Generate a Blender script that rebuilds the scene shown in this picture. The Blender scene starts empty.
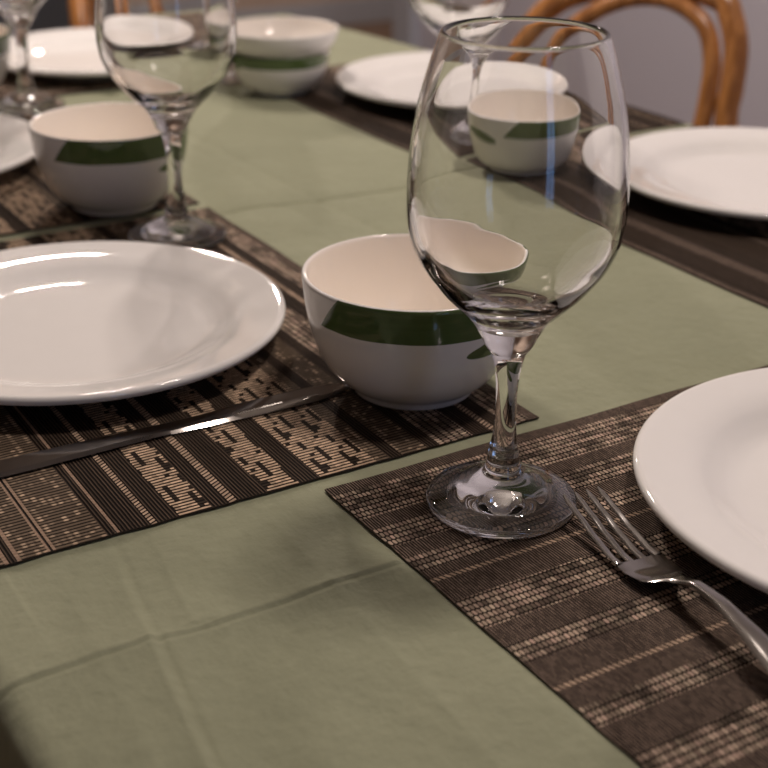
import bpy, bmesh, math, random
from mathutils import Vector, Matrix
random.seed(7)
D = bpy.data; S = bpy.context.scene; COL = S.collection
PI = math.pi
T = 0.75                                   # height of the table surface above the floor

# ------------------------------------------------------------------ helpers
def tag(o, label=None, cat=None, group=None, kind=None):
    if label: o['label'] = label
    if cat: o['category'] = cat
    if group: o['group'] = group
    if kind: o['kind'] = kind
    return o

def empty(name, loc=(0, 0, 0), rz=0.0):
    o = D.objects.new(name, None); COL.objects.link(o)
    o.empty_display_size = 0.05
    o.location = loc; o.rotation_euler = (0, 0, rz)
    return o

def link_bm(name, bm, mats, parent=None, smooth=True, loc=(0, 0, 0), rz=0.0, sharp=None):
    bm.normal_update()
    me = D.meshes.new(name); bm.to_mesh(me); bm.free()
    for m in (mats if isinstance(mats, (list, tuple)) else [mats]): me.materials.append(m)
    if smooth:
        for p in me.polygons: p.use_smooth = True
        if sharp:
            me.set_sharp_from_angle(angle=math.radians(sharp))
    o = D.objects.new(name, me); COL.objects.link(o)
    o.location = loc; o.rotation_euler = (0, 0, rz)
    if parent: o.parent = parent
    return o

def copy_tree(o, parent=None):
    c = o.copy(); COL.objects.link(c)
    if parent: c.parent = parent
    for ch in list(o.children): copy_tree(ch, c)
    return c

def catmull(pts, n):
    """smooth resample of a polyline (tuples of any dimension)"""
    out = []
    P = [Vector(p) for p in pts]
    for i in range(len(P) - 1):
        p1, p2 = P[i], P[i + 1]
        p0 = P[i - 1] if i else p1 * 2 - p2
        p3 = P[i + 2] if i + 2 < len(P) else p2 * 2 - p1
        for k in range(n):
            t = k / n
            out.append(0.5 * ((2 * p1) + (p2 - p0) * t + (2 * p0 - 5 * p1 + 4 * p2 - p3) * t * t + (3 * p1 - p0 - 3 * p2 + p3) * t ** 3))
    out.append(P[-1])
    return out

def lathe(bm, prof, n=96, flip=False):
    """prof: list of (r, z); r<1e-6 becomes a pole"""
    rings = []
    for r, z in prof:
        if r < 1e-6: rings.append([bm.verts.new((0, 0, z))])
        else: rings.append([bm.verts.new((r * math.cos(2 * PI * i / n), r * math.sin(2 * PI * i / n), z)) for i in range(n)])
    for a, b in zip(rings, rings[1:]):
        for i in range(n):
            j = (i + 1) % n
            if len(a) == 1 and len(b) == 1: continue
            if len(a) == 1: f = (a[0], b[j], b[i])
            elif len(b) == 1: f = (a[i], a[j], b[0])
            else: f = (a[i], a[j], b[j], b[i])
            bm.faces.new(f[::-1] if flip else f)
    return rings

def box(bm, x0, x1, y0, y1, z0, z1, bevel=0.0, mi=0):
    v = [bm.verts.new((x, y, z)) for z in (z0, z1) for y in (y0, y1) for x in (x0, x1)]
    fs = [(0, 2, 3, 1), (4, 5, 7, 6), (0, 1, 5, 4), (2, 6, 7, 3), (0, 4, 6, 2), (1, 3, 7, 5)]
    F = [bm.faces.new([v[i] for i in f]) for f in fs]
    for f in F: f.material_index = mi
    if bevel:
        es = list({e for f in F for e in f.edges})
        bmesh.ops.bevel(bm, geom=es, offset=bevel, segments=3, affect='EDGES', profile=0.7)

def tube(bm, pts, rad, n=16, caps=True):
    """pts: list of Vectors, rad: radius or list"""
    P = [Vector(p) for p in pts]; R = rad if isinstance(rad, (list, tuple)) else [rad] * len(P)
    tang = [(P[min(i + 1, len(P) - 1)] - P[max(i - 1, 0)]).normalized() for i in range(len(P))]
    nrm = tang[0].orthogonal().normalized(); rings = []
    for i, p in enumerate(P):
        nrm = (nrm - tang[i] * nrm.dot(tang[i])).normalized(); bi = tang[i].cross(nrm)
        rings.append([bm.verts.new(p + R[i] * (math.cos(2 * PI * k / n) * nrm + math.sin(2 * PI * k / n) * bi)) for k in range(n)])
    for a, b in zip(rings, rings[1:]):
        for k in range(n):
            j = (k + 1) % n; bm.faces.new((a[k], a[j], b[j], b[k]))
    if caps:
        bm.faces.new(rings[0][::-1]); bm.faces.new(rings[-1])

# ------------------------------------------------------------------ node expression helper
class X:
    """socket or number inside one node tree, with arithmetic"""
    def __init__(s, nt, v): s.nt, s.v = nt, v
    def _op(s, op, *others, clamp=False):
        n = s.nt.nodes.new('ShaderNodeMath'); n.operation = op; n.use_clamp = clamp
        for i, a in enumerate((s,) + others):
            a = a.v if isinstance(a, X) else a
            if isinstance(a, (int, float)): n.inputs[i].default_value = a
            else: s.nt.links.new(a, n.inputs[i])
        return X(s.nt, n.outputs[0])
    def __add__(s, o): return s._op('ADD', o)
    def __radd__(s, o): return s._op('ADD', o)
    def __sub__(s, o): return s._op('SUBTRACT', o)
    def __rsub__(s, o): return X(s.nt, o)._op('SUBTRACT', s)
    def __mul__(s, o): return s._op('MULTIPLY', o)
    def __rmul__(s, o): return s._op('MULTIPLY', o)
    def __truediv__(s, o): return s._op('DIVIDE', o)
    def gt(s, o): return s._op('GREATER_THAN', o)
    def lt(s, o): return s._op('LESS_THAN', o)
    def floor(s): return s._op('FLOOR')
    def fract(s): return s._op('FRACT')
    def abs(s): return s._op('ABSOLUTE')
    def sin(s): return s._op('SINE')
    def sqrt(s): return s._op('SQRT')
    def mod(s, o): return s._op('FLOORED_MODULO', o)
    def mn(s, o): return s._op('MINIMUM', o)
    def mx(s, o): return s._op('MAXIMUM', o)
    def sat(s): return s._op('ADD', 0.0, clamp=True)
    def atan2(s, o): return s._op('ARCTAN2', o)
    def step(s, a, b):                       # smooth ramp a..b -> 0..1
        n = s.nt.nodes.new('ShaderNodeMapRange'); n.interpolation_type = 'SMOOTHSTEP'
        s.nt.links.new(s.v, n.inputs['Value']); n.inputs['From Min'].default_value = a; n.inputs['From Max'].default_value = b
        return X(s.nt, n.outputs['Result'])

class Mat:
    def __init__(s, name):
        s.m = D.materials.new(name); s.m.use_nodes = True; s.nt = s.m.node_tree
        s.b = s.nt.nodes['Principled BSDF']; s.out = s.nt.nodes['Material Output']
    def set(s, **k):
        for n, v in k.items():
            s.b.inputs[n.replace('_', ' ')].default_value = v
        return s
    def obj(s):
        tc = s.nt.nodes.new('ShaderNodeTexCoord'); sp = s.nt.nodes.new('ShaderNodeSeparateXYZ')
        s.nt.links.new(tc.outputs['Object'], sp.inputs[0]); s.tc = tc
        return [X(s.nt, o) for o in sp.outputs]
    def vec(s, x, y, z=0.0):
        n = s.nt.nodes.new('ShaderNodeCombineXYZ')
        for i, a in enumerate((x, y, z)):
            if isinstance(a, X): s.nt.links.new(a.v, n.inputs[i])
            else: n.inputs[i].default_value = a
        return n.outputs[0]
    def noise(s, vec, scale, detail=3.0, rough=0.5):
        n = s.nt.nodes.new('ShaderNodeTexNoise'); n.inputs['Scale'].default_value = scale
        n.inputs['Detail'].default_value = detail; n.inputs['Roughness'].default_value = rough
        s.nt.links.new(vec, n.inputs['Vector']); return X(s.nt, n.outputs['Fac'])
    def white(s, vec):
        n = s.nt.nodes.new('ShaderNodeTexWhiteNoise'); n.noise_dimensions = '3D'
        s.nt.links.new(vec, n.inputs['Vector']); return X(s.nt, n.outputs['Value'])
    def mix(s, fac, a, b):
        n = s.nt.nodes.new('ShaderNodeMix'); n.data_type = 'RGBA'
        if isinstance(fac, X): s.nt.links.new(fac.v, n.inputs['Factor'])
        else: n.inputs['Factor'].default_value = fac
        for i, c in ((6, a), (7, b)):
            if isinstance(c, (tuple, list)): n.inputs[i].default_value = (*c, 1)
            else: s.nt.links.new(c, n.inputs[i])
        return n.outputs[2]
    def color(s, c):
        if isinstance(c, (tuple, list)): s.b.inputs['Base Color'].default_value = (*c, 1)
        else: s.nt.links.new(c, s.b.inputs['Base Color'])
        return s
    def bump(s, h, strength=0.5, dist=0.001):
        n = s.nt.nodes.new('ShaderNodeBump'); n.inputs['Strength'].default_value = strength; n.inputs['Distance'].default_value = dist
        s.nt.links.new(h.v, n.inputs['Height']); s.nt.links.new(n.outputs[0], s.b.inputs['Normal']); return s

def plain(name, c, rough=0.5, metal=0.0, noise=0.0, nscale=40.0, **k):
    m = Mat(name); m.set(Roughness=rough, Metallic=metal, **k)
    if noise:
        x, y, z = m.obj(); f = m.noise(m.tc.outputs['Object'], nscale, 4)
        m.color(m.mix(f, tuple(v * (1 - noise) for v in c), tuple(min(1, v * (1 + noise)) for v in c)))
    else: m.color(c)
    return m.m

# ------------------------------------------------------------------ materials
WHITE = (0.84, 0.815, 0.785)
m_plate = plain('white_glaze', WHITE, 0.035, noise=0.015, nscale=60)
m_glass = Mat('clear_glass').set(Roughness=0.0, IOR=1.5).color((1, 1, 1)); m_glass.b.inputs['Transmission Weight'].default_value = 1.0
m_glass = m_glass.m

def steel(name, base, rough, along):
    m = Mat(name).set(Metallic=1.0, Roughness=rough); x, y, z = m.obj()
    v = m.vec(x * (6 if along == 'x' else 420), y * (420 if along == 'x' else 6), z * 50)
    n = m.noise(v, 1.0, 3)
    m.color(m.mix(n, tuple(c * .9 for c in base), base))
    sm = m.noise(m.tc.outputs['Object'], 90, 3)
    m.nt.links.new((sm * 0.06 + (rough - 0.03)).v, m.b.inputs['Roughness'])
    return m.m
m_steel = steel('brushed_steel', (0.44, 0.415, 0.39), 0.16, 'y')
m_blade = steel('knife_steel', (0.30, 0.275, 0.255), 0.08, 'x')
m_mark = plain('engraved_mark', (0.85, 0.8, 0.72), 0.35, 0.6)

def bowl_outside(second_leaf=False):
    m = Mat('bowl_outer_glaze').set(Roughness=0.07); x, y, z = m.obj()
    a = (y.atan2(x) * (180 / PI)).mod(360.0)                    # azimuth in degrees
    n = m.noise(m.vec(a * 0.05, z * 60), 1.0, 3)
    zz = z + (n - 0.5) * 0.0012
    # upper brush stroke: rounded, slanting start, tapering end
    t0 = ((a - 3.0) / 15.0).sat(); t1 = ((292.0 - a) / 40.0).sat()
    zlo = 0.0526 + (a - 3.0) * 0.000003
    top = zlo + 0.0203 * t0 * (t1 * (2.0 - t1)).sqrt()
    s1 = zz.gt(zlo) * zz.lt(top) * a.gt(3.0) * a.lt(292.0)
    # lower leaf-shaped stroke
    q = ((a - 86.0) / 68.0).sat(); mid = 0.0425 + q * 0.011
    hw = (q * (1.0 - q)).sqrt() * 0.0125
    s2 = (zz - mid).abs().lt(hw) * a.gt(86.0) * a.lt(154.0)
    s = s1.mx(s2)
    if second_leaf:                                          # this hand painted one has a leaf before the band starts
        q = ((a - 312.0) / 44.0).sat()
        s = s.mx((zz - (0.0530 - q * 0.006)).abs().lt((q * (1.0 - q)).sqrt() * 0.0105) * a.gt(312.0) * a.lt(356.0))
    br = m.noise(m.vec(a * 0.02, z * 260), 1.0, 4)
    green = m.mix(br, (0.070, 0.112, 0.036), (0.110, 0.160, 0.058))
    m.color(m.mix(s, WHITE, green))
    return m.m
m_bowl_out = bowl_outside()
m_bowl_in = plain('bowl_inner_glaze', (0.95, 0.885, 0.81), 0.07, noise=0.012, nscale=60)

def cloth_mat():
    m = Mat('sage_cotton').set(Roughness=0.93, Specular_IOR_Level=0.2); m.b.inputs['Sheen Weight'].default_value = 0.12
    x, y, z = m.obj(); o = m.tc.outputs['Object']
    n1 = m.noise(o, 9, 4); n2 = m.noise(o, 160, 3)
    slub = m.noise(m.vec(x * 1500, y * 60), 1.0, 2) * 0.5 + m.noise(m.vec(x * 60, y * 1500), 1.0, 2) * 0.5
    f = n1 * 0.35 + n2 * 0.25 + slub * 0.4
    m.color(m.mix(f.step(0.3, 0.7), (0.262, 0.272, 0.178), (0.312, 0.320, 0.212)))
    w = (x * 9000.0).sin() * (y * 9000.0).sin()
    big = m.noise(m.vec(x * 1.0, y * 1.0), 26, 4) * 6.0
    mid = m.noise(m.vec(x * 1.0, y * 1.0), 90, 3) * 1.6
    m.bump(w * 0.05 + slub * 0.3 + n2 * 0.6 + big + mid, 0.75, 0.0007)
    return m.m
m_cloth = cloth_mat()

DK = (0.0085, 0.006, 0.0045); TAN = (0.72, 0.52, 0.36); TAN2 = (0.27, 0.185, 0.13)
def weave(kind):
    """u = local x runs along the stripes, v = local y across them"""
    m = Mat('weave_' + kind).set(Roughness=0.85, Specular_IOR_Level=0.06); u, v, z = m.obj()
    wob = (m.noise(m.tc.outputs['Object'], 130, 2) - 0.5) * 0.0008
    u = u + wob; v = v + wob * 0.6
    PT = 0.0029                                              # spacing of the heavy threads crossing the stripes
    it = (u / PT).floor(); ht = ((u / PT).fract() * PI).sin()
    if kind == 'ribbed':                                     # fine cords along the stripe
        pr = 0.0019; h = ((v / pr).fract() * PI).sin(); ir = (v / pr).floor()
        tw = ((u / 0.0012 + ir * 0.5).fract() * PI).sin()
        lite = h.step(0.72, 1.0) * (tw * 0.5 + 0.5) * (m.white(m.vec(ir, 2.0)) * 0.5 + 0.6)
        c = m.mix(lite, DK, (0.115, 0.080, 0.057)); hh = h * 0.8 + tw * 0.2
    elif kind == 'crossrib':                                 # fine threads crossing the stripe
        pt = 0.0015; hu = ((u / pt).fract() * PI).sin(); iu = (u / pt).floor()
        lite = hu.step(0.55, 0.98) * (m.white(m.vec(iu, (v / 0.003).floor(), 3.0)) * 0.5 + 0.5)
        c = m.mix(lite, DK, (0.26, 0.19, 0.148)); hh = hu
    elif kind == 'dash':                                     # rows of short tan stitches crossing the stripe
        pr = 0.0043; row = (v / pr).floor(); fr = (v / pr).fract()
        pu = 0.0024; uu = u / pu + row * 0.41; cell = uu.floor(); fc = uu.fract()
        r1 = m.white(m.vec(cell, row, 1.0)); big = m.noise(m.vec(uu * 0.11, row * 0.55), 1.0, 2)
        bu = ((fc - 0.5).abs() * 2.0); bv = ((fr - 0.5).abs() * 2.0)
        blob = 1.0 - (bu * bu * 0.9 + bv * bv * bv * bv).step(0.30, 0.72)
        tone = (big.step(0.34, 0.60) * 0.75 + 0.25) * (r1 * 0.65 + 0.42)
        tanv = m.mix(m.white(m.vec(cell, row, 8.0)), (0.62, 0.49, 0.36), (0.58, 0.41, 0.32))
        c = m.mix((blob * tone).sat(), DK, tanv); hh = blob
    elif kind == 'fleck':                                    # dark threads with sparse light flecks
        pr = 0.0036; row = (v / pr).floor(); fr = (v / pr).fract()
        r1 = m.white(m.vec(it, row, 5.0)); r2 = m.white(m.vec((it / 3.0 + row * 0.5).floor(), row, 6.0))
        on = (r1 * 0.5 + r2 * 0.5).step(0.45, 1.0) * (1.0 - ((fr - 0.5).abs() * 2.0).step(0.2, 1.0))
        lite = ht.step(0.3, 0.9) * (on * 0.85 + 0.24)
        c = m.mix(lite, DK, (0.56, 0.41, 0.285)); hh = ht * 0.6 + on * 0.4
    elif kind == 'greek':                                    # tan threads broken by dark bars in a stepped key pattern
        k = it.mod(15.0); cv = (v / 0.00295).floor().mod(6.0)
        def cell(u0, u1, v0, v1): return k.gt(u0 - .5) * k.lt(u1 + .5) * cv.gt(v0 - .5) * cv.lt(v1 + .5)
        dark = cell(1, 6, 4, 4).mx(cell(2, 3, 3, 3)).mx(cell(5, 10, 1, 1)).mx(cell(8, 8, 3, 3)).mx(cell(11, 13, 3, 3)).mx(cell(14, 14, 5, 5))
        rt = m.white(m.vec(it, cv, 4.0))
        lite = ht.step(0.42, 0.92) * (rt * 0.5 + 0.55) * (1.0 - dark * 0.96)
        c = m.mix(lite, DK, TAN); hh = ht * (1.0 - dark * 0.6)
    elif kind == 'stitch':                                   # one row of light slanting stitches
        ft = ((u + v * 0.5) / 0.0029).fract(); on = (ft * PI).sin().step(0.35, 0.75)
        c = m.mix(on * (m.white(m.vec(((u + v * 0.5) / 0.0029).floor(), 1.0)) * 0.4 + 0.55), DK, (0.58, 0.42, 0.30)); hh = on
    else:                                                    # 'line': plain light cord
        c = m.mix(m.noise(m.tc.outputs['Object'], 400, 2), (0.20, 0.135, 0.095), (0.40, 0.28, 0.20)); hh = ht
    m.color(c); m.bump(hh, 0.7, 0.0006)
    return m.m
KINDS = ['ribbed', 'crossrib', 'dash', 'fleck', 'greek', 'stitch', 'line']
m_weave = [weave(k) for k in KINDS]
m_edge = plain('mat_edge_thread', (0.045, 0.031, 0.023), 0.85)

def wood(name, a, b, rough, scale=(9, 9, 1.2)):
    m = Mat(name).set(Roughness=rough); m.b.inputs['Coat Weight'].default_value = 0.25; m.b.inputs['Coat Roughness'].default_value = 0.2
    x, y, z = m.obj(); n = m.noise(m.vec(x * scale[0], y * scale[1], z * scale[2]), 6.0, 6, 0.6)
    g = ((n * 26.0).sin() * 0.5 + 0.5) * 0.35 + n * 0.65
    m.color(m.mix(g.step(0.25, 0.8), a, b)); return m.m
m_bent = wood('honey_bentwood', (0.30, 0.115, 0.030), (0.50, 0.215, 0.065), 0.32)
m_table = wood('dark_table_wood', (0.045, 0.028, 0.018), (0.085, 0.052, 0.034), 0.45, (2, 12, 12))
m_cane = plain('woven_cane_seat', (0.52, 0.36, 0.19), 0.6, noise=0.2, nscale=160)
m_side = plain('slate_lacquer', (0.085, 0.095, 0.11), 0.4, noise=0.06, nscale=14)
m_knob = plain('dull_brass', (0.5, 0.36, 0.17), 0.35, 1.0)

# ------------------------------------------------------------------ room
def plaster(name, c):
    m = Mat(name).set(Roughness=0.9); m.obj(); o = m.tc.outputs['Object']
    n = m.noise(o, 1.3, 3); m.color(m.mix(n, tuple(v * .95 for v in c), tuple(v * 1.05 for v in c)))
    m.bump(m.noise(o, 140, 3), 0.15, 0.002); return m.m
m_wr = plaster('mauve_grey_paint', (0.66, 0.645, 0.73)); m_wb = plaster('taupe_paint', (0.60, 0.47, 0.38))
m_ceil = plaster('ceiling_paint', (0.52, 0.50, 0.47)); m_wl = plaster('cream_paint', (0.33, 0.30, 0.27))
m_trim = plain('blue_white_trim', (0.52, 0.54, 0.60), 0.5, noise=0.02)
m_floor = wood('oak_floor', (0.20, 0.115, 0.06), (0.30, 0.18, 0.10), 0.4, (7, .8, 7))
RX0, RX1, RY0, RY1, RZ = -1.7, 2.05, -2.0, 5.25, 2.55
RX2, RYC = 4.6, 3.25                          # the room widens beyond the end of the right wall
def slab(name, x0, x1, y0, y1, z0, z1, m, bev=0.0):
    bm = bmesh.new(); box(bm, x0, x1, y0, y1, z0, z1, bev)
    return tag(link_bm(name, bm, m, smooth=False), kind='structure')
slab('floor', RX0 - .1, RX2 + .1, RY0 - .1, RY1 + .1, -.1, 0, m_floor)
slab('ceiling', RX0 - .1, RX2 + .1, RY0 - .1, RY1 + .1, RZ, RZ + .1, m_ceil)
slab('wall_right', RX1, RX1 + .1, RY0 - .1, RYC, 0, RZ, m_wr)
slab('wall_far_right', RX2, RX2 + .1, RYC - .1, RY1 + .1, 0, RZ, m_wb)
slab('wall_return', RX1 + .1, RX2 + .1, RYC - .1, RYC, 0, RZ, m_wb)
slab('wall_back', RX0 - .1, RX2, RY1, RY1 + .1, 0, RZ, m_wb)
slab('wall_left', RX0 - .1, RX0, RY0, RY1, 0, RZ, m_wl)
slab('baseboard_right', RX1 - .018, RX1, RY0, RYC - .06, 0, .10, m_trim, .004)
slab('baseboard_back', RX0, RX2, RY1 - .018, RY1, 0, .10, m_trim, .004)
slab('trim_1', RX1 - .03, RX1, RYC - .06, RYC + .03, 0, RZ, m_trim, .004)
# front wall, behind the camera, with a window that lets the blue evening light in
WX0, WX1, WZ0, WZ1 = -0.02, 0.40, .35, 2.20
bm = bmesh.new()
box(bm, RX0, WX0, RY0 - .1, RY0, 0, RZ); box(bm, WX1, RX1, RY0 - .1, RY0, 0, RZ)
box(bm, WX0, WX1, RY0 - .1, RY0, 0, WZ0); box(bm, WX0, WX1, RY0 - .1, RY0, WZ1, RZ)
tag(link_bm('wall_front', bm, m_wl, smooth=False), kind='structure')
win = tag(empty('window_1', ((WX0 + WX1) / 2, RY0 - .05, WZ0)), kind='structure')
bm = bmesh.new(); w2 = (WX1 - WX0) / 2; hh = WZ1 - WZ0
for x0, x1, z0, z1 in ((-w2, -w2 + .05, 0, hh), (w2 - .05, w2, 0, hh), (-.02, .02, .05, hh - .05), (-w2 + .05, w2 - .05, 0, .05), (-w2 + .05, w2 - .05, hh - .05, hh)):
    box(bm, x0, x1, -.03, .03, z0, z1, .003)
link_bm('window_frame', bm, m_trim, win, smooth=False)
mp = Mat('dusk_window_pane').color((0.05, 0.06, 0.08)); mp.b.inputs['Emission Color'].default_value = (0.30, 0.52, 1.0, 1); mp.b.inputs['Emission Strength'].default_value = 1.1
bm = bmesh.new(); box(bm, -w2 + .05, -.02, -.012, -.004, .05, hh - .05); box(bm, .02, w2 - .05, -.012, -.004, .05, hh - .05)
link_bm('window_pane', bm, mp.m, win, smooth=False)

# ------------------------------------------------------------------ table and cloth
TX0, TX1, TY0, TY1 = 0.115, 0.985, 0.20, 1.775
def edge_r(y):                                              # right edge of the top narrows towards the far end
    return TX1 - 0.09 * max(0.0, (y - 1.12)) ** 1.15 / (0.635 ** 1.15) * 0.75
tb = tag(empty('dining_table', (0.55, 0.98, 0)), 'dark wooden dining table under the sage green cloth', 'table')
bm = bmesh.new()
ys = [TY0 + (TY1 - TY0) * i / 24 for i in range(25)]
lo = [bm.verts.new((TX0 + .006 - .55, y - .98 + (.006 if i == 0 else -.006 if i == 24 else 0), T - .032)) for i, y in enumerate(ys)]
ro = [bm.verts.new((edge_r(y) - .006 - .55, y - .98 + (.006 if i == 0 else -.006 if i == 24 else 0), T - .032)) for i, y in enumerate(ys)]
fs = [bm.faces.new((lo[i], lo[i + 1], ro[i + 1], ro[i])) for i in range(24)]
ex = bmesh.ops.extrude_face_region(bm, geom=fs)
for v in ex['geom']:
    if isinstance(v, bmesh.types.BMVert): v.co.z = T - .0075
bmesh.ops.recalc_face_normals(bm, faces=bm.faces)
link_bm('tabletop', bm, m_table, tb, smooth=False)
bm = bmesh.new()
for a in ((-.36, .34, -.70, -.68), (-.36, .34, .66, .68), (-.36, -.34, -.68, .66), (.32, .34, -.68, .66)): box(bm, *a, T - .13, T - .032)
link_bm('apron', bm, m_table, tb, smooth=False)
for sx in (-.36, .30):
    for sy in (-.72, .64):
        bm = bmesh.new(); box(bm, sx, sx + .06, sy, sy + .06, 0, T - .032, .004); link_bm('leg', bm, m_table, tb, smooth=False)

def ridge(d, w, h): return h * math.exp(-(d / w) ** 2)
def crease(d, w, h): return h * math.exp(-abs(d) / w)        # sharp-topped pressed fold
from mathutils import noise as mno
MATS = [(.1166, .4466, .5595, 1.0095), (.116, .446, 1.026, 1.440), (.686, .988, .565, 1.015), (.683, .985, 1.028, 1.440), (.2998, .7448, .2475, .5475), (.355, .800, 1.452, 1.752)]
def under_mat(x, y):
    k = 0.0
    for x0, x1, y0, y1 in MATS:
        d = min(x - x0, x1 - x, y - y0, y1 - y)
        k = max(k, min(1, max(0, (d + .005) / .006)))
    return k
def cloth_z(x, y):
    z = 0.0
    # pressed fold lines of the cloth
    z += crease(y - 0.4700 - .0006 * math.sin(60 * x), .012, .0030)
    z -= ridge(y - 0.4672, .0012, .0009)
    yc = .9975 - (x - .4512) * .058
    z += crease(y - yc, .010, -.0024) - ridge(y - yc, .0022, .0012)
    xc = 0.1715 - (0.472 - y) * 0.147 if y < 0.472 else 0.1715 + (y - .472) * .16
    s = min(1, max(0, (0.57 - y) / .05))
    near = 1.0 if y < .472 else .55
    z += (crease(x - xc, .007, .0026) - ridge(x - xc - .0045, .0022, .0012)) * s * near
    z += crease(x - xc - .022, .006, .0014) * s * (0.0 if y < .472 else 1.0)
    z += (crease(x - .150 - (y - .47) * .1, .010, .0010) + crease(x - .262 - (y - .5) * .05, .010, .0012)) * s
    z += crease(x - 0.545 + (y - .8) * .03, .010, -.0024) * min(1, max(0, (y - .60) / .2))
    z += crease(x - 0.500 - (y - .8) * .04, .010, -.0009) * min(1, max(0, (y - .60) / .2))
    # soft wrinkles
    z += (mno.noise(Vector((x * 9, y * 5, 1.3))) * .0030 + mno.noise(Vector((x * 30, y * 12, 5.1))) * .0014 + mno.noise(Vector((x * 70, y * 40, 2.1))) * .0003) * (1 if x < .31 else .6)
    k = under_mat(x, y)
    return z * (1 - k) - .0005 * k
bm = bmesh.new()
drop = 0.20; NX, NY = 250, 330
def cloth_pt(s, t):
    """s, t: cloth metres from the left / near table edge, may run past the edges"""
    y = t
    y_in = min(max(y, TY0), TY1); er = edge_r(y_in)
    x = s if s < .5 else er - (TX1 - s) if s > TX1 - .3 else s + (er - TX1) * (s - .5) / (TX1 - .3 - .5)
    dx = max(TX0 - x, 0, x - er); dy = max(TY0 - y, 0, y - TY1); R = .012
    z = cloth_z(x, y) + .0015
    if x < TX0 + .02 or x > er - .02 or y < TY0 + .02 or y > TY1 - .02: z = max(z, .0008)
    px, py = x, y
    def fall(d):
        a = d / R
        if a < PI / 2: return R * math.sin(a), -R * (1 - math.cos(a))
        return R + (d - R * PI / 2) * .06, -R - (d - R * PI / 2)
    dz = 0
    if dx > 0:
        o, q = fall(dx); px = (TX0 - o) if x < TX0 else er + o; dz += q
        px += math.sin(y * 31) * .008 * min(1, dx / .1) * (-1 if x < TX0 else 1)
    if dy > 0:
        o, q = fall(dy); py = (TY0 - o) if y < TY0 else TY1 + o; dz += q
        py += math.sin(x * 29 + 1) * .008 * min(1, dy / .1) * (-1 if y < TY0 else 1)
    if dx > 0 and dy > 0: dz = -max(-fall(dx)[1], -fall(dy)[1]) * 1.0
    return px, py, T + z + dz - .0015
def axis(a0, a1, brk, d):
    """dense on the top, with a few rows hanging"""
    fine, mid, v = .0013, [], a0
    while v < a1 - .0005:
        mid.append(v); v += fine if any(p <= v < q for p, q in brk) else .0042
    mid.append(a1)
    hang = [a0 - d * (1 - i / 14) for i in range(14)]; hang2 = [a1 + d * (i + 1) / 14 for i in range(14)]
    rim = [a0 - .019 * (1 - i / 8) for i in range(8)]; rim2 = [a1 + .019 * (i + 1) / 8 for i in range(8)]
    L = sorted([v for v in hang if v < a0 - .02] + rim + mid + rim2 + [v for v in hang2 if v > a1 + .02])
    return L
sx, ty = axis(TX0, TX1, [(0, .32), (.49, .56)], drop), axis(TY0, TY1, [(0, .575), (.975, 1.012)], drop)
g = [[bm.verts.new(cloth_pt(s, t)) for s in sx] for t in ty]
for j in range(len(ty) - 1):
    for i in range(len(sx) - 1):
        bm.faces.new((g[j][i], g[j][i + 1], g[j + 1][i + 1], g[j + 1][i]))
tag(link_bm('tablecloth', bm, m_cloth), 'sage green cotton tablecloth with pressed fold lines, covering the table', 'tablecloth')

# ------------------------------------------------------------------ placemats
def mat_mesh(bands, W, L, name):
    """W across the stripes (v), L along them (u).  bands: (v_end, kind)"""
    bm = bmesh.new(); th = .0011
    nu = 60
    us = [L * i / nu for i in range(nu + 1)]
    def row(v, z):
        r = []
        for i, u in enumerate(us):
            wob = .0006 * math.sin(u * 47 + 1) * (1 if v < .01 or v > W - .01 else 0)
            e = .0005 * math.sin(v * 180) * (1 if i in (0, nu) else 0)
            r.append(bm.verts.new((u + e, v + wob, z)))
        return r
    vs = [0.0] + [b[0] for b in bands]
    rows = [row(v, th) for v in vs]
    for k, b in enumerate(bands):
        mi = KINDS.index(b[1])
        for i in range(nu):
            f = bm.faces.new((rows[k][i], rows[k][i + 1], rows[k + 1][i + 1], rows[k + 1][i])); f.material_index = mi
    be = [e for e in bm.edges if e.is_boundary]
    ex = bmesh.ops.extrude_edge_only(bm, edges=be)
    for e in ex['geom']:
        if isinstance(e, bmesh.types.BMVert): e.co.z = .0001
        if isinstance(e, bmesh.types.BMFace): e.material_index = len(KINDS)
    bmesh.ops.recalc_face_normals(bm, faces=bm.faces)
    me = D.meshes.new(name); bm.to_mesh(me); bm.free()
    for m in m_weave + [m_edge]: me.materials.append(m)
    return me
# side mats: v measured inward from the edge at the middle of the table
bl = [(.006, 'crossrib'), (.022, 'dash'), (.030, 'ribbed'), (.034, 'stitch'), (.046, 'ribbed'), (.068, 'dash'), (.076, 'ribbed'),
      (.092, 'fleck'), (.100, 'ribbed'), (.108, 'fleck'), (.126, 'greek'), (.1425, 'greek'), (.155, 'ribbed'), (.173, 'greek'), (.1745, 'ribbed'),
      (.189, 'ribbed'), (.1905, 'ribbed'), (.195, 'stitch'), (.2045, 'ribbed'), (.222, 'greek'), (.234, 'ribbed'), (.2372, 'stitch'), (.253, 'ribbed'),
      (.2545, 'line'), (.2595, 'ribbed'), (.285, 'fleck'), (.2865, 'line'), (.2878, 'ribbed'), (.289, 'line'), (.302, 'fleck'), (.304, 'line'), (.308, 'ribbed'), (.310, 'line'), (.330, 'fleck')]
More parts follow.
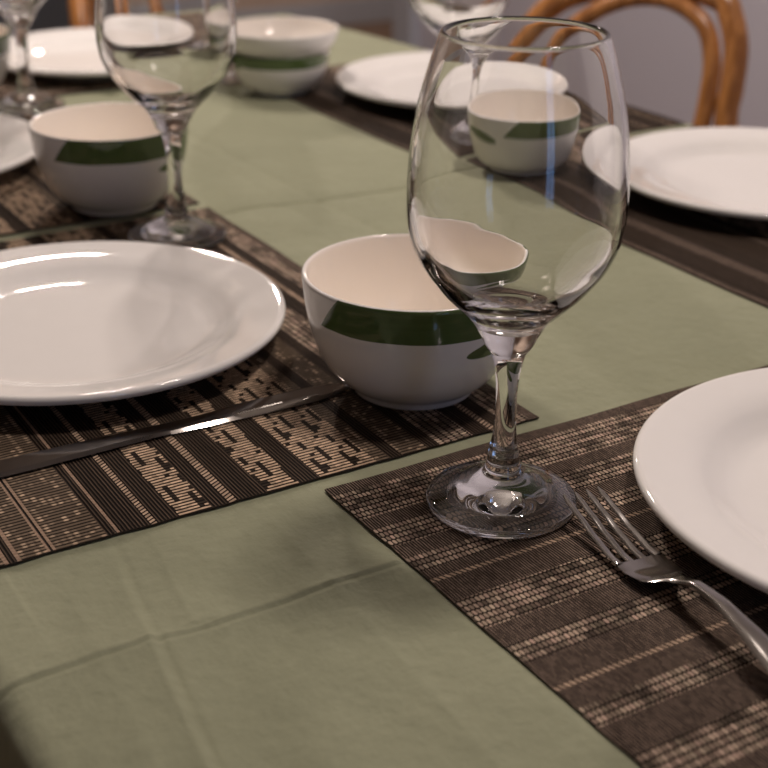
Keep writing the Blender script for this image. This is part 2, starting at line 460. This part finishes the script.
# head mat: v measured inward from the edge at the middle of the table
br = [(.0085, 'crossrib'), (.0366, 'dash'), (.0473, 'crossrib'), (.066, 'dash'), (.0777, 'crossrib'), (.0905, 'dash'), (.0988, 'crossrib'),
      (.1015, 'stitch'), (.1190, 'crossrib'), (.1434, 'dash'), (.1587, 'crossrib'), (.1722, 'dash'), (.1915, 'crossrib'), (.1942, 'stitch'),
      (.2072, 'crossrib'), (.2208, 'dash'), (.240, 'crossrib'), (.262, 'dash'), (.275, 'crossrib'), (.292, 'dash'), (.300, 'crossrib')]
bd = [(e, {'greek': 'dash', 'line': 'stitch', 'fleck': 'ribbed'}.get(k, 'ribbed' if i % 4 else 'crossrib') if k != 'dash' or i > 2 else 'ribbed') for i, (e, k) in enumerate(bl)]
bd = [b for b in bd if b[0] <= .302]
me_side = mat_mesh(bl, .330, .450, 'placemat'); me_dark = mat_mesh(bd, bd[-1][0], .450, 'placemat'); me_head = mat_mesh(br, .300, .445, 'placemat')
MG = 'woven placemats at the six places'
def put_mat(me, loc, rz, label, su=1.0):
    o = D.objects.new('placemat', me); COL.objects.link(o); o.location = (loc[0], loc[1], T + .0002); o.rotation_euler = (0, 0, rz); o.scale = (su, 1, 1)
    return tag(o, label, 'placemat', MG)
# left side: u -> +Y, v -> -X  (rotation +90 deg)
put_mat(me_side, (.4466, .5595), PI / 2, 'woven brown placemat under the near left plate and the knife')
put_mat(me_side, (.446, 1.0260), PI / 2, 'woven brown placemat at the left edge, under the second bowl on the left', .92)
# right side: u -> -Y, v -> +X (rotation -90 deg)
put_mat(me_dark, (.686, 1.0150), -PI / 2, 'woven brown placemat under the right plate in front of the bentwood chair')
put_mat(me_dark, (.683, 1.4400), -PI / 2, 'woven brown placemat under the plate just left of the large wine glass', .915)
# heads: near one u -> -X?  keep u -> +X, v -> -Y : mirrored strip order through a half turn
put_mat(me_head, (.2998 + .445, .5475), PI, 'woven brown placemat in the near right corner, under fork and large wine glass')
put_mat(me_head, (.355, 1.4520), 0.0, 'woven brown placemat at the far end of the table, farthest of them')

# ------------------------------------------------------------------ dinner plates
PM = .0014                                                   # resting height on a mat
def plate_profile():
    R = .1365
    top = [(0, .0060), (.050, .0060), (.078, .0064), (.088, .0078), (.096, .0110), (.104, .0150), (.113, .0178), (.124, .0197), (.1330, .0210)]
    out = [tuple(p) for p in catmull(top, 8)]
    for k in range(1, 9):
        a = PI / 2 - k * PI / 8; out.append((.1333 + .0031 * math.cos(a), .0182 + .0029 * math.sin(a)))
    under = [(.1333, .0153), (.122, .0136), (.110, .0108), (.100, .0068), (.092, .0030), (.0865, .0006), (.0845, .0), (.0825, .0006), (.080, .0022), (.05, .0024), (0, .0024)]
    out += [tuple(p) for p in catmull(under, 6)]
    return [(max(0, a), b) for a, b in out]
bm = bmesh.new(); lathe(bm, plate_profile(), 160, flip=True); bmesh.ops.recalc_face_normals(bm, faces=bm.faces)
p0 = link_bm('dinner_plate', bm, m_plate)
PLATES = [(.2585, .7985, 'large white dinner plate at left with the table knife lying in front of it'),
          (.5420, .3765, 'white dinner plate cut off by the lower right edge, beside the fork'),
          (.8830, .8190, 'white dinner plate at upper right, in front of the bentwood chair'),
          (.8530, 1.2400, 'white dinner plate behind the large wine glass, right of the stacked bowls'),
          (.2500, 1.2550, 'white dinner plate mostly cut off by the left edge, left of a green banded bowl'),
          (.5600, 1.5720, 'white dinner plate at the far head of the table, upper left behind the glasses')]
for i, (x, y, lab) in enumerate(PLATES):
    o = p0 if i == 0 else p0.copy()
    if i: COL.objects.link(o)
    o.location = (x, y, T + PM); o.rotation_euler = (0, 0, i * .7); q = (.975, 1.03, 1.005, 1, 1, .95)[i]; o.scale = (q, q, 1); tag(o, lab, 'plate', 'white dinner plates on the placemats')

# ------------------------------------------------------------------ bowls
def bowl_mesh():
    bm = bmesh.new()
    outer = [(.0290, .0012), (.0325, .0), (.0348, .0006), (.0356, .0030), (.0368, .0048), (.0440, .0105), (.0508, .0190), (.0560, .0300), (.0596, .0420), (.0617, .0540), (.0630, .0660), (.0634, .0712)]
    o2 = [(0, .0024), (.024, .0024)] + [tuple(p) for p in catmull(outer, 6)]
    rim = [(.0632, .0726), (.0625, .0734), (.0616, .0734), (.0608, .0727)]
    inner = [(.0604, .0712), (.0596, .0640), (.0580, .0520), (.0555, .0400), (.0515, .0285), (.0455, .0180), (.0370, .0105), (.0250, .0068), (.0120, .0060), (0, .0059)]
    i2 = [tuple(p) for p in catmull(inner, 6)]
    prof = [(max(0, a), b) for a, b in o2 + rim + i2]
    lathe(bm, prof, 160, flip=False); bmesh.ops.recalc_face_normals(bm, faces=bm.faces)
    nout = len(o2) + 4
    for f in bm.faces:                                       # inner surface gets the cream glaze
        c = f.calc_center_median(); r = math.hypot(c.x, c.y)
        f.material_index = 1 if (f.normal.x * c.x + f.normal.y * c.y < -1e-7 and c.z > .0058 and f.normal.z >= -.05) or (f.normal.z > .9 and r < .03) else 0
    me = D.meshes.new('bowl'); bm.to_mesh(me); bm.free()
    for m in (m_bowl_out, m_bowl_in): me.materials.append(m)
    for p in me.polygons: p.use_smooth = True
    return me
me_bowl = bowl_mesh()
def view_az(x, y): return math.degrees(math.atan2(-y, -x))   # direction from the bowl to the camera
BOWLS = [(.4070, .6320, .0014, -58, (1.035, 1.035, 1.0), 0, 'white bowl with a green band beside the large wine glass, at the knife tip'),
         (.3835, 1.0560, .0014, -49, (1.0, 1.0, .95), 0, 'white bowl with a green band behind the left plate, partly behind the left wine glass'),
         (.6900, 1.3520, .0014, -205, (.85, .85, .62), 0, 'lower of two stacked bowls at top centre, its green band showing'),
         (.6920, 1.3540, .0385, 0, (1.0, 1.0, .43), 1, 'shallow plain white bowl nested on top of a green banded one at top centre'),
         (.7230, .9520, .0014, -22, (1.05, 1.05, .86), 2, 'white bowl with green strokes seen through the large wine glass'),
         (.3720, 1.4870, .0014, -150, (1.0, 1.0, .95), 0, 'bowl whose green band just shows at the upper left edge behind a glass stem')]
me_leaf = me_bowl.copy(); me_leaf.materials[0] = bowl_outside(True)
me_shallow = me_bowl.copy(); me_shallow.materials[0] = m_plate
for x, y, z, az, sc_, plain_, lab in BOWLS:
    o = D.objects.new('bowl', (me_bowl, me_shallow, me_leaf)[plain_]); COL.objects.link(o); o.location = (x, y, T + z)
    o.rotation_euler = (0, 0, math.radians(view_az(x, y) + az)); o.scale = sc_
    tag(o, lab, 'bowl', 'white bowls with green brush bands' if plain_ != 1 else None)

# ------------------------------------------------------------------ wine glasses
def glass_tree():
    r = empty('wine_glass')
    foot = [(0, .0040), (.012, .0036), (.024, .0024), (.033, .0006), (.0350, .0), (.0368, .0005), (.0378, .0018), (.0380, .0032), (.0375, .0044), (.0362, .0053),
            (.0330, .0062), (.0285, .0076), (.0245, .0098), (.0205, .0124), (.0150, .0150), (.0112, .0176), (.0098, .0198)]
    stem = [(.0098, .0198), (.0089, .0222), (.0080, .0262), (.0071, .0318), (.0062, .0375), (.0056, .0430), (.0053, .0510), (.0052, .0600), (.0056, .0680), (.0064, .0745),
            (.0075, .0800), (.0088, .0838), (.0116, .0880), (.0140, .0930), (.0172, .0990)]
    out = [(.0172, .0990), (.0212, .1040), (.0268, .1096), (.0330, .1160), (.0374, .1215), (.0418, .1275), (.0452, .1335), (.0484, .1415), (.0500, .1500), (.0506, .1610), (.0503, .1740),
           (.0490, .1880), (.0470, .2020), (.0442, .2140), (.0412, .2245), (.0384, .2330), (.0374, .2362)]
    rim = [(.0371, .2370), (.0364, .2377), (.0356, .2378), (.0349, .2373)]
    inn = [(.0346, .2362), (.0357, .2330), (.0386, .2245), (.0416, .2140), (.0444, .2020), (.0463, .1880), (.0474, .1740), (.0475, .1610), (.0465, .1500), (.0444, .1415), (.0404, .1335),
           (.0364, .1276), (.0314, .1219), (.0258, .1166), (.0196, .1118), (.0134, .1082), (.0072, .1062), (0, .1056)]
    for name, prof in (('foot', catmull(foot, 6)), ('stem', catmull(stem, 6)), ('bowl', catmull(out, 6) + [Vector(p) for p in rim] + catmull(inn, 6))):
        bm = bmesh.new(); lathe(bm, [(max(0, p[0]), p[1]) for p in prof], 128)
        link_bm(name, bm, m_glass, r)
    return r
g0 = glass_tree()
GLASSES = [(.3702, .4906, 'large empty wine glass in front, standing beside the fork tips'),
           (.3935, .9500, 'empty wine glass behind the left plate, in front of a green banded bowl'),
           (.4255, 1.4100, 'wine glass cut off by the upper left corner, only stem and bowl base showing'),
           (.7375, 1.0810, 'wine glass at top centre whose stem is seen through the large wine glass'),
           (.6720, 1.4460, 'wine glass behind the stacked bowls at top left of centre')]
for i, (x, y, lab) in enumerate(GLASSES):
    o = g0 if i == 0 else copy_tree(g0)
    o.location = (x, y, T + .0014); o.scale = (1, 1, .989); o.rotation_euler = (0, 0, i * .5); tag(o, lab, 'wine glass', 'stemmed wine glasses')

# ------------------------------------------------------------------ table knife
KX, KY = .2515, .6470
kn = tag(empty('table_knife', (KX, KY, T + .0014)), 'steel table knife lying in front of the left plate, tip towards the bowl', 'knife')
def knife_blade():
    bm = bmesh.new()
    up = [(.004, .0070), (.030, .0082), (.055, .0098), (.075, .0102), (.092, .0098), (.105, .0080), (.114, .0048), (.1195, .0010)]
    dn = [(.004, -.0052), (.030, -.0062), (.055, -.0074), (.075, -.0078), (.090, -.0078), (.103, -.0062), (.113, -.0034), (.1195, -.0008)]
    U = catmull(up, 6); L = catmull(dn, 6); rows = []
    for a, b in zip(U, L):
        cy = (a[1] + b[1]) / 2; hw = (a[1] - b[1]) / 2
        t = .0011 * min(1, hw / .003 + .25)
        sec = [(hw, 0), (hw * .93, t * .9), (0, t), (-hw * .70, t), (-hw, -t * .2), (-hw * .62, -t * .7), (0, -t), (hw * .85, -t * .9)]
        rows.append([bm.verts.new((a[0], cy + s[0], s[1] + .0013)) for s in sec])
    for a, b in zip(rows, rows[1:]):
        for k in range(8):
            j = (k + 1) % 8; bm.faces.new((a[k], a[j], b[j], b[k]))
    bm.faces.new(rows[0][::-1]); bm.faces.new(rows[-1])
    bmesh.ops.recalc_face_normals(bm, faces=bm.faces)
    return bm
blade = link_bm('blade', knife_blade(), m_blade, kn, sharp=28)
bm = bmesh.new()
hp = [(-.112, .0012), (-.1105, .0048), (-.106, .0074), (-.080, .0080), (-.045, .0072), (-.015, .0062), (-.004, .0060), (.004, .0062)]
rows = []
for p in catmull(hp, 6):
    hw = p[1]; t = .0016 - .0005 * min(1, max(0, (p[0] + .012) / .016))
    sec = [(hw, 0), (hw * .90, t), (0, t * 1.02), (-hw * .72, t), (-hw, -t * .2), (-hw * .72, -t), (0, -t), (hw * .9, -t)]
    rows.append([bm.verts.new((p[0], .0009 + q[0], q[1] + .0017)) for q in sec])
for a, b in zip(rows, rows[1:]):
    for k in range(8):
        j = (k + 1) % 8; bm.faces.new((a[k], a[j], b[j], b[k]))
bm.faces.new(rows[0]); bm.faces.new(rows[-1]); bmesh.ops.recalc_face_normals(bm, faces=bm.faces)
link_bm('handle', bm, m_blade, kn, sharp=25)
bm = bmesh.new(); x = .046                                   # tiny unreadable engraved maker's mark on the blade
rr = random.Random(3)
for k in range(17):
    w = rr.choice((.0007, .0010, .0013)); hgt = rr.choice((.0011, .0014, .0016)) * (.6 if k < 6 else 1)
    y0 = -.0028 + (x - .046) * .02
    box(bm, x, x + w, y0, y0 + hgt, .00225, .00248); x += w + .0006
link_bm('engraved_mark', bm, m_mark, blade, smooth=False)

# ------------------------------------------------------------------ fork
FX, FY = .3878, .3868
fk = tag(empty('dinner_fork', (FX, FY, T + .0014)), 'steel dinner fork on the near right placemat, tines towards the large wine glass', 'fork')
fk.scale = (1, .93, 1); fk.rotation_euler = (0, 0, math.radians(-6.5))
# local +y towards the tines
def fz(y):                                                   # side profile of the upper surface centre line
    pts = [(-.130, .004), (-.110, .0065), (-.085, .0105), (-.060, .0145), (-.040, .0165), (-.022, .0155), (-.008, .0105), (.004, .0050), (.016, .0026), (.032, .0028), (.048, .0056), (.062, .0092), (.074, .0120), (.080, .0135)]
    for a, b in zip(pts, pts[1:]):
        if y <= b[0]:
            t = (y - a[0]) / (b[0] - a[0]); t = t * t * (3 - 2 * t) * .35 + t * .65
            return a[1] + (b[1] - a[1]) * t
    return pts[-1][1]
def strip(bm, secs):
    """secs: (y, x0, x1, thick, dish): rounded cross-sections joined along y"""
    rows = []
    for y, x0, x1, th, dish in secs:
        z = fz(y); xc = (x0 + x1) / 2; hw = (x1 - x0) / 2; r = []
        n = 9
        for k in range(n):
            q = -1 + 2 * k / (n - 1); e = 1 - abs(q) ** 6
            r.append((xc + hw * q, y, z + th * .5 * e + dish * (xc + hw * q) ** 2))
        for k in range(n - 1, -1, -1):
            q = -1 + 2 * k / (n - 1); e = 1 - abs(q) ** 6
            if k in (0, n - 1): continue
            r.append((xc + hw * q, y, z - th * .5 * e + dish * (xc + hw * q) ** 2))
        rows.append([bm.verts.new(p) for p in r])
    N = len(rows[0])
    for a, b in zip(rows, rows[1:]):
        for k in range(N):
            j = (k + 1) % N; bm.faces.new((a[k], a[j], b[j], b[k]))
    bm.faces.new(rows[0][::-1]); bm.faces.new(rows[-1])
bm = bmesh.new(); dz = 9.0
hw_pts = [(-.012, .0044), (-.005, .0054), (.001, .0090), (.005, .0113), (.010, .0124), (.016, .0127), (.0245, .0127)]
strip(bm, [(p[0], -p[1], p[1], .0020, dz * min(1, max(0, (p[0] + .008) / .02))) for p in catmull(hw_pts, 5)])
W = .0254; tw = .0045; gp = (W - 4 * tw) / 3
for k in range(4):
    c = -W / 2 + tw / 2 + k * (tw + gp)
    ys_ = [.0235 + (.0795 - .0235) * i / 26 for i in range(27)]
    secs = []
    for i, y in enumerate(ys_):
        t = i / 26; hw = (tw / 2) * (1.18 if i == 0 else 1 - .30 * t) * (1 if t < .93 else max(.35, 1 - (t - .93) * 9))
        cc = c * (1 - .06 * t)
        secs.append((y, cc - hw, cc + hw, .0019 - .0006 * t, dz * (1 - .8 * t)))
    strip(bm, secs)
bmesh.ops.recalc_face_normals(bm, faces=bm.faces)
link_bm('tines', bm, m_steel, fk, sharp=50)
bm = bmesh.new()
hd = [(-.132, .0040), (-.130, .0065), (-.124, .0085), (-.105, .0086), (-.080, .0070), (-.055, .0050), (-.035, .0036), (-.020, .0033), (-.009, .0046)]
strip(bm, [(p[0], -p[1], p[1], .0034 - .0010 * max(0, min(1, (p[0] + .03) / .02)), 0) for p in catmull(hd, 6)])
bmesh.ops.recalc_face_normals(bm, faces=bm.faces)
link_bm('handle', bm, m_steel, fk, sharp=50)

# ------------------------------------------------------------------ bentwood chairs
def chair():
    r = empty('bentwood_chair')
    # local frame: y across the back, -x is the way the sitter faces, z up from the floor; back plane at x = 0 at table height
    lean = math.tan(math.radians(12))
    def P(w, z): return Vector(((z - T) * lean if z > .46 else (.46 - T) * lean - (z - .46) * .10 * -1 * -1, w, z))
    outer = [(.175, .0), (.180, .20), (.185, .40), (.196, .60), (.189, .70), (.176, T - .005), (.154, T + .034), (.126, T + .064), (.087, T + .081), (.042, T + .092), (-.010, T + .094), (-.058, T + .086),
             (-.073, T + .068), (-.085, T + .034), (-.088, T - .009), (-.089, .70), (-.110, .60), (-.120, .40), (-.118, .20), (-.115, .0)]
    pts = []
    for w, z in outer:
        x = (z - T) * lean if z > .44 else (.44 - T) * lean + (.44 - z) * .10
        pts.append((x, w * 1.10, z))
    C = catmull(pts, 8); n = len(C)
    rad = [.0130 + .0016 * min(1, max(0, (p.z - .5) / .3)) for p in C]
    bm = bmesh.new(); tube(bm, C, rad, 18); link_bm('outer_hoop', bm, m_bent, r)
    inner = [(.118, .475), (.130, .60), (.128, .70), (.120, T - .012), (.106, T + .031), (.070, T + .063), (.028, T + .079), (-.012, T + .077), (-.047, T + .056), (-.062, T + .021), (-.065, T - .016), (-.064, .69), (-.060, .60), (-.052, .475)]
    C = catmull([((z - T) * lean - .004, w * 1.10, z) for w, z in inner], 8)
    bm = bmesh.new(); tube(bm, C, .0105, 16); link_bm('inner_hoop', bm, m_bent, r)
    cy = .035; cx = -.235
    bm = bmesh.new(); ring = [Vector((cx + .19 * math.cos(a), cy + .19 * math.sin(a), .455)) for a in [2 * PI * i / 64 for i in range(65)]]
    tube(bm, ring, .019, 14, caps=False); bmesh.ops.remove_doubles(bm, verts=bm.verts, dist=.0005)
    link_bm('seat_frame', bm, m_bent, r)
    bm = bmesh.new(); lathe(bm, [(0, .462), (.09, .464), (.178, .468), (.178, .452), (0, .450)], 64); bmesh.ops.recalc_face_normals(bm, faces=bm.faces)
    link_bm('seat', bm, m_cane, r, loc=(cx, cy, 0))
    for s in (-1, 1):
        bm = bmesh.new(); tube(bm, [Vector((cx - .13 - .05 * t, cy + s * (.125 + .03 * t), .455 * (1 - t))) for t in [i / 10 for i in range(11)]], [.017 - .005 * i / 10 for i in range(11)], 14)
        link_bm('leg', bm, m_bent, r)
    return r
ch = chair(); ch.location = (1.135, 1.245, 0); ch.rotation_euler = (0, 0, math.radians(25))
tag(ch, 'honey brown bentwood chair at the right side of the table, its double hoop back showing', 'chair', 'bentwood dining chairs')
c2 = copy_tree(ch); c2.location = (.80, 2.10, 0); c2.rotation_euler = (0, 0, math.radians(140))
tag(c2, 'honey brown bentwood chair at the far head of the table, upper left', 'chair', 'bentwood dining chairs')

# ------------------------------------------------------------------ low sideboard against the back wall
sb = tag(empty('sideboard', (1.12, RY1 - .22, 0)), 'dark slate blue sideboard against the back wall, upper left', 'sideboard')
bm = bmesh.new(); box(bm, -.60, .60, -.19, .19, .10, .84, .004); link_bm('body', bm, m_side, sb, smooth=False)
bm = bmesh.new(); box(bm, -.62, .62, -.205, .20, .84, .865, .004); link_bm('top', bm, m_side, sb, smooth=False)
for k in range(3):
    bm = bmesh.new(); box(bm, -.59 + k * .395, -.20 + k * .395 - .005, -.208, -.19, .12, .82, .003)
    d = link_bm('door', bm, m_side, sb, smooth=False)
    bm = bmesh.new(); lathe(bm, [(0, .022), (.007, .021), (.011, .015), (.008, .008), (.005, .0), (0, 0)], 20)
    bmesh.ops.rotate(bm, verts=bm.verts, matrix=Matrix.Rotation(PI / 2, 3, 'X')); bmesh.ops.recalc_face_normals(bm, faces=bm.faces)
    link_bm('knob', bm, m_knob, d, loc=(-.24 + k * .395, -.207, .48))
for sx_ in (-.56, .52):
    for sy_ in (-.17, .13):
        bm = bmesh.new(); box(bm, sx_, sx_ + .04, sy_, sy_ + .04, 0, .10); link_bm('leg', bm, m_side, sb, smooth=False)

# ------------------------------------------------------------------ light
def lamp(name, loc, power, rad, col, aim, cone=150, blend=.5):
    l = D.lights.new(name, 'SPOT'); l.energy = power; l.shadow_soft_size = rad; l.color = col
    l.spot_size = math.radians(cone); l.spot_blend = blend
    o = D.objects.new(name, l); COL.objects.link(o); o.location = loc
    o.rotation_euler = (Vector(aim) - Vector(loc)).to_track_quat('-Z', 'Y').to_euler(); return o
WARM = (1.0, 0.865, 0.79)
for x, y in ((.60, 1.78), (.69, 1.84)):                      # pendant over the far end of the table
    l = D.lights.new('pendant_bulb', 'POINT'); l.energy = 7.6; l.shadow_soft_size = .03; l.color = WARM
    o = D.objects.new('pendant_bulb', l); COL.objects.link(o); o.location = (x, y, T + .92)
lamp('far_room_lamp_and_fill', (1.76, 4.17, T + 1.53), 60.0, .05, WARM, (.5, .8, T), 60)
lamp('far_room_lamp_and_fill', (2.3, 4.0, T + 1.5), 30.0, .05, WARM, (1.6, 5.25, .6), 110)  # added fill light that brightens the dim back wall, not a real lamp
lamp('ceiling_spot_bulb', (.80, .55, T + 1.30), 20.0, .10, WARM, (.95, .80, T), 165)
w = D.worlds.new('evening'); S.world = w; w.use_nodes = True
w.node_tree.nodes['Background'].inputs[0].default_value = (.25, .33, .5, 1); w.node_tree.nodes['Background'].inputs[1].default_value = .3

# ------------------------------------------------------------------ camera
f_px, pitch, yaw, roll = 1386.0, math.radians(24.86), math.radians(31.45), math.radians(.616)
fw = Vector((math.cos(pitch) * math.sin(yaw), math.cos(pitch) * math.cos(yaw), -math.sin(pitch)))
r_ = Vector((math.cos(yaw), -math.sin(yaw), 0)); u_ = r_.cross(fw)
r2 = math.cos(roll) * r_ + math.sin(roll) * u_; u2 = -math.sin(roll) * r_ + math.cos(roll) * u_
cam = D.cameras.new('camera'); co = D.objects.new('camera', cam); COL.objects.link(co)
M = Matrix((r2, u2, -fw)).transposed().to_4x4(); M.translation = Vector((0, 0, T + .35)); co.matrix_world = M
cam.sensor_fit = 'HORIZONTAL'; cam.sensor_width = 36.0; cam.lens = 36.0 * f_px / 768.0
cam.clip_start = .01; cam.clip_end = 50
cam.dof.use_dof = True; cam.dof.focus_distance = .70; cam.dof.aperture_fstop = (cam.lens / 1000) / .0073
S.camera = co

S.view_settings.view_transform = 'Standard'; S.view_settings.look = 'None'
S.view_settings.gamma = 1.0; S.view_settings.use_curve_mapping = False
S.view_settings.exposure = 0.85
cy = S.cycles
cy.use_denoising = True
cy.max_bounces = 16; cy.transmission_bounces = 16; cy.glossy_bounces = 8; cy.diffuse_bounces = 8
cy.caustics_refractive = True; cy.caustics_reflective = True
cy.sample_clamp_indirect = 6.0; cy.blur_glossy = 0.1

for o in COL.objects:                                        # let the glasses focus and bend the lamp light
    if o.type == 'MESH' and o.data.materials and o.data.materials[0] == m_glass: o.cycles.is_caustics_caster = True
    elif o.type == 'MESH' and o.name.split('.')[0] in ('tablecloth', 'placemat', 'dinner_plate'): o.cycles.is_caustics_receiver = True
    elif o.type == 'LIGHT': o.data.cycles.is_caustics_light = True
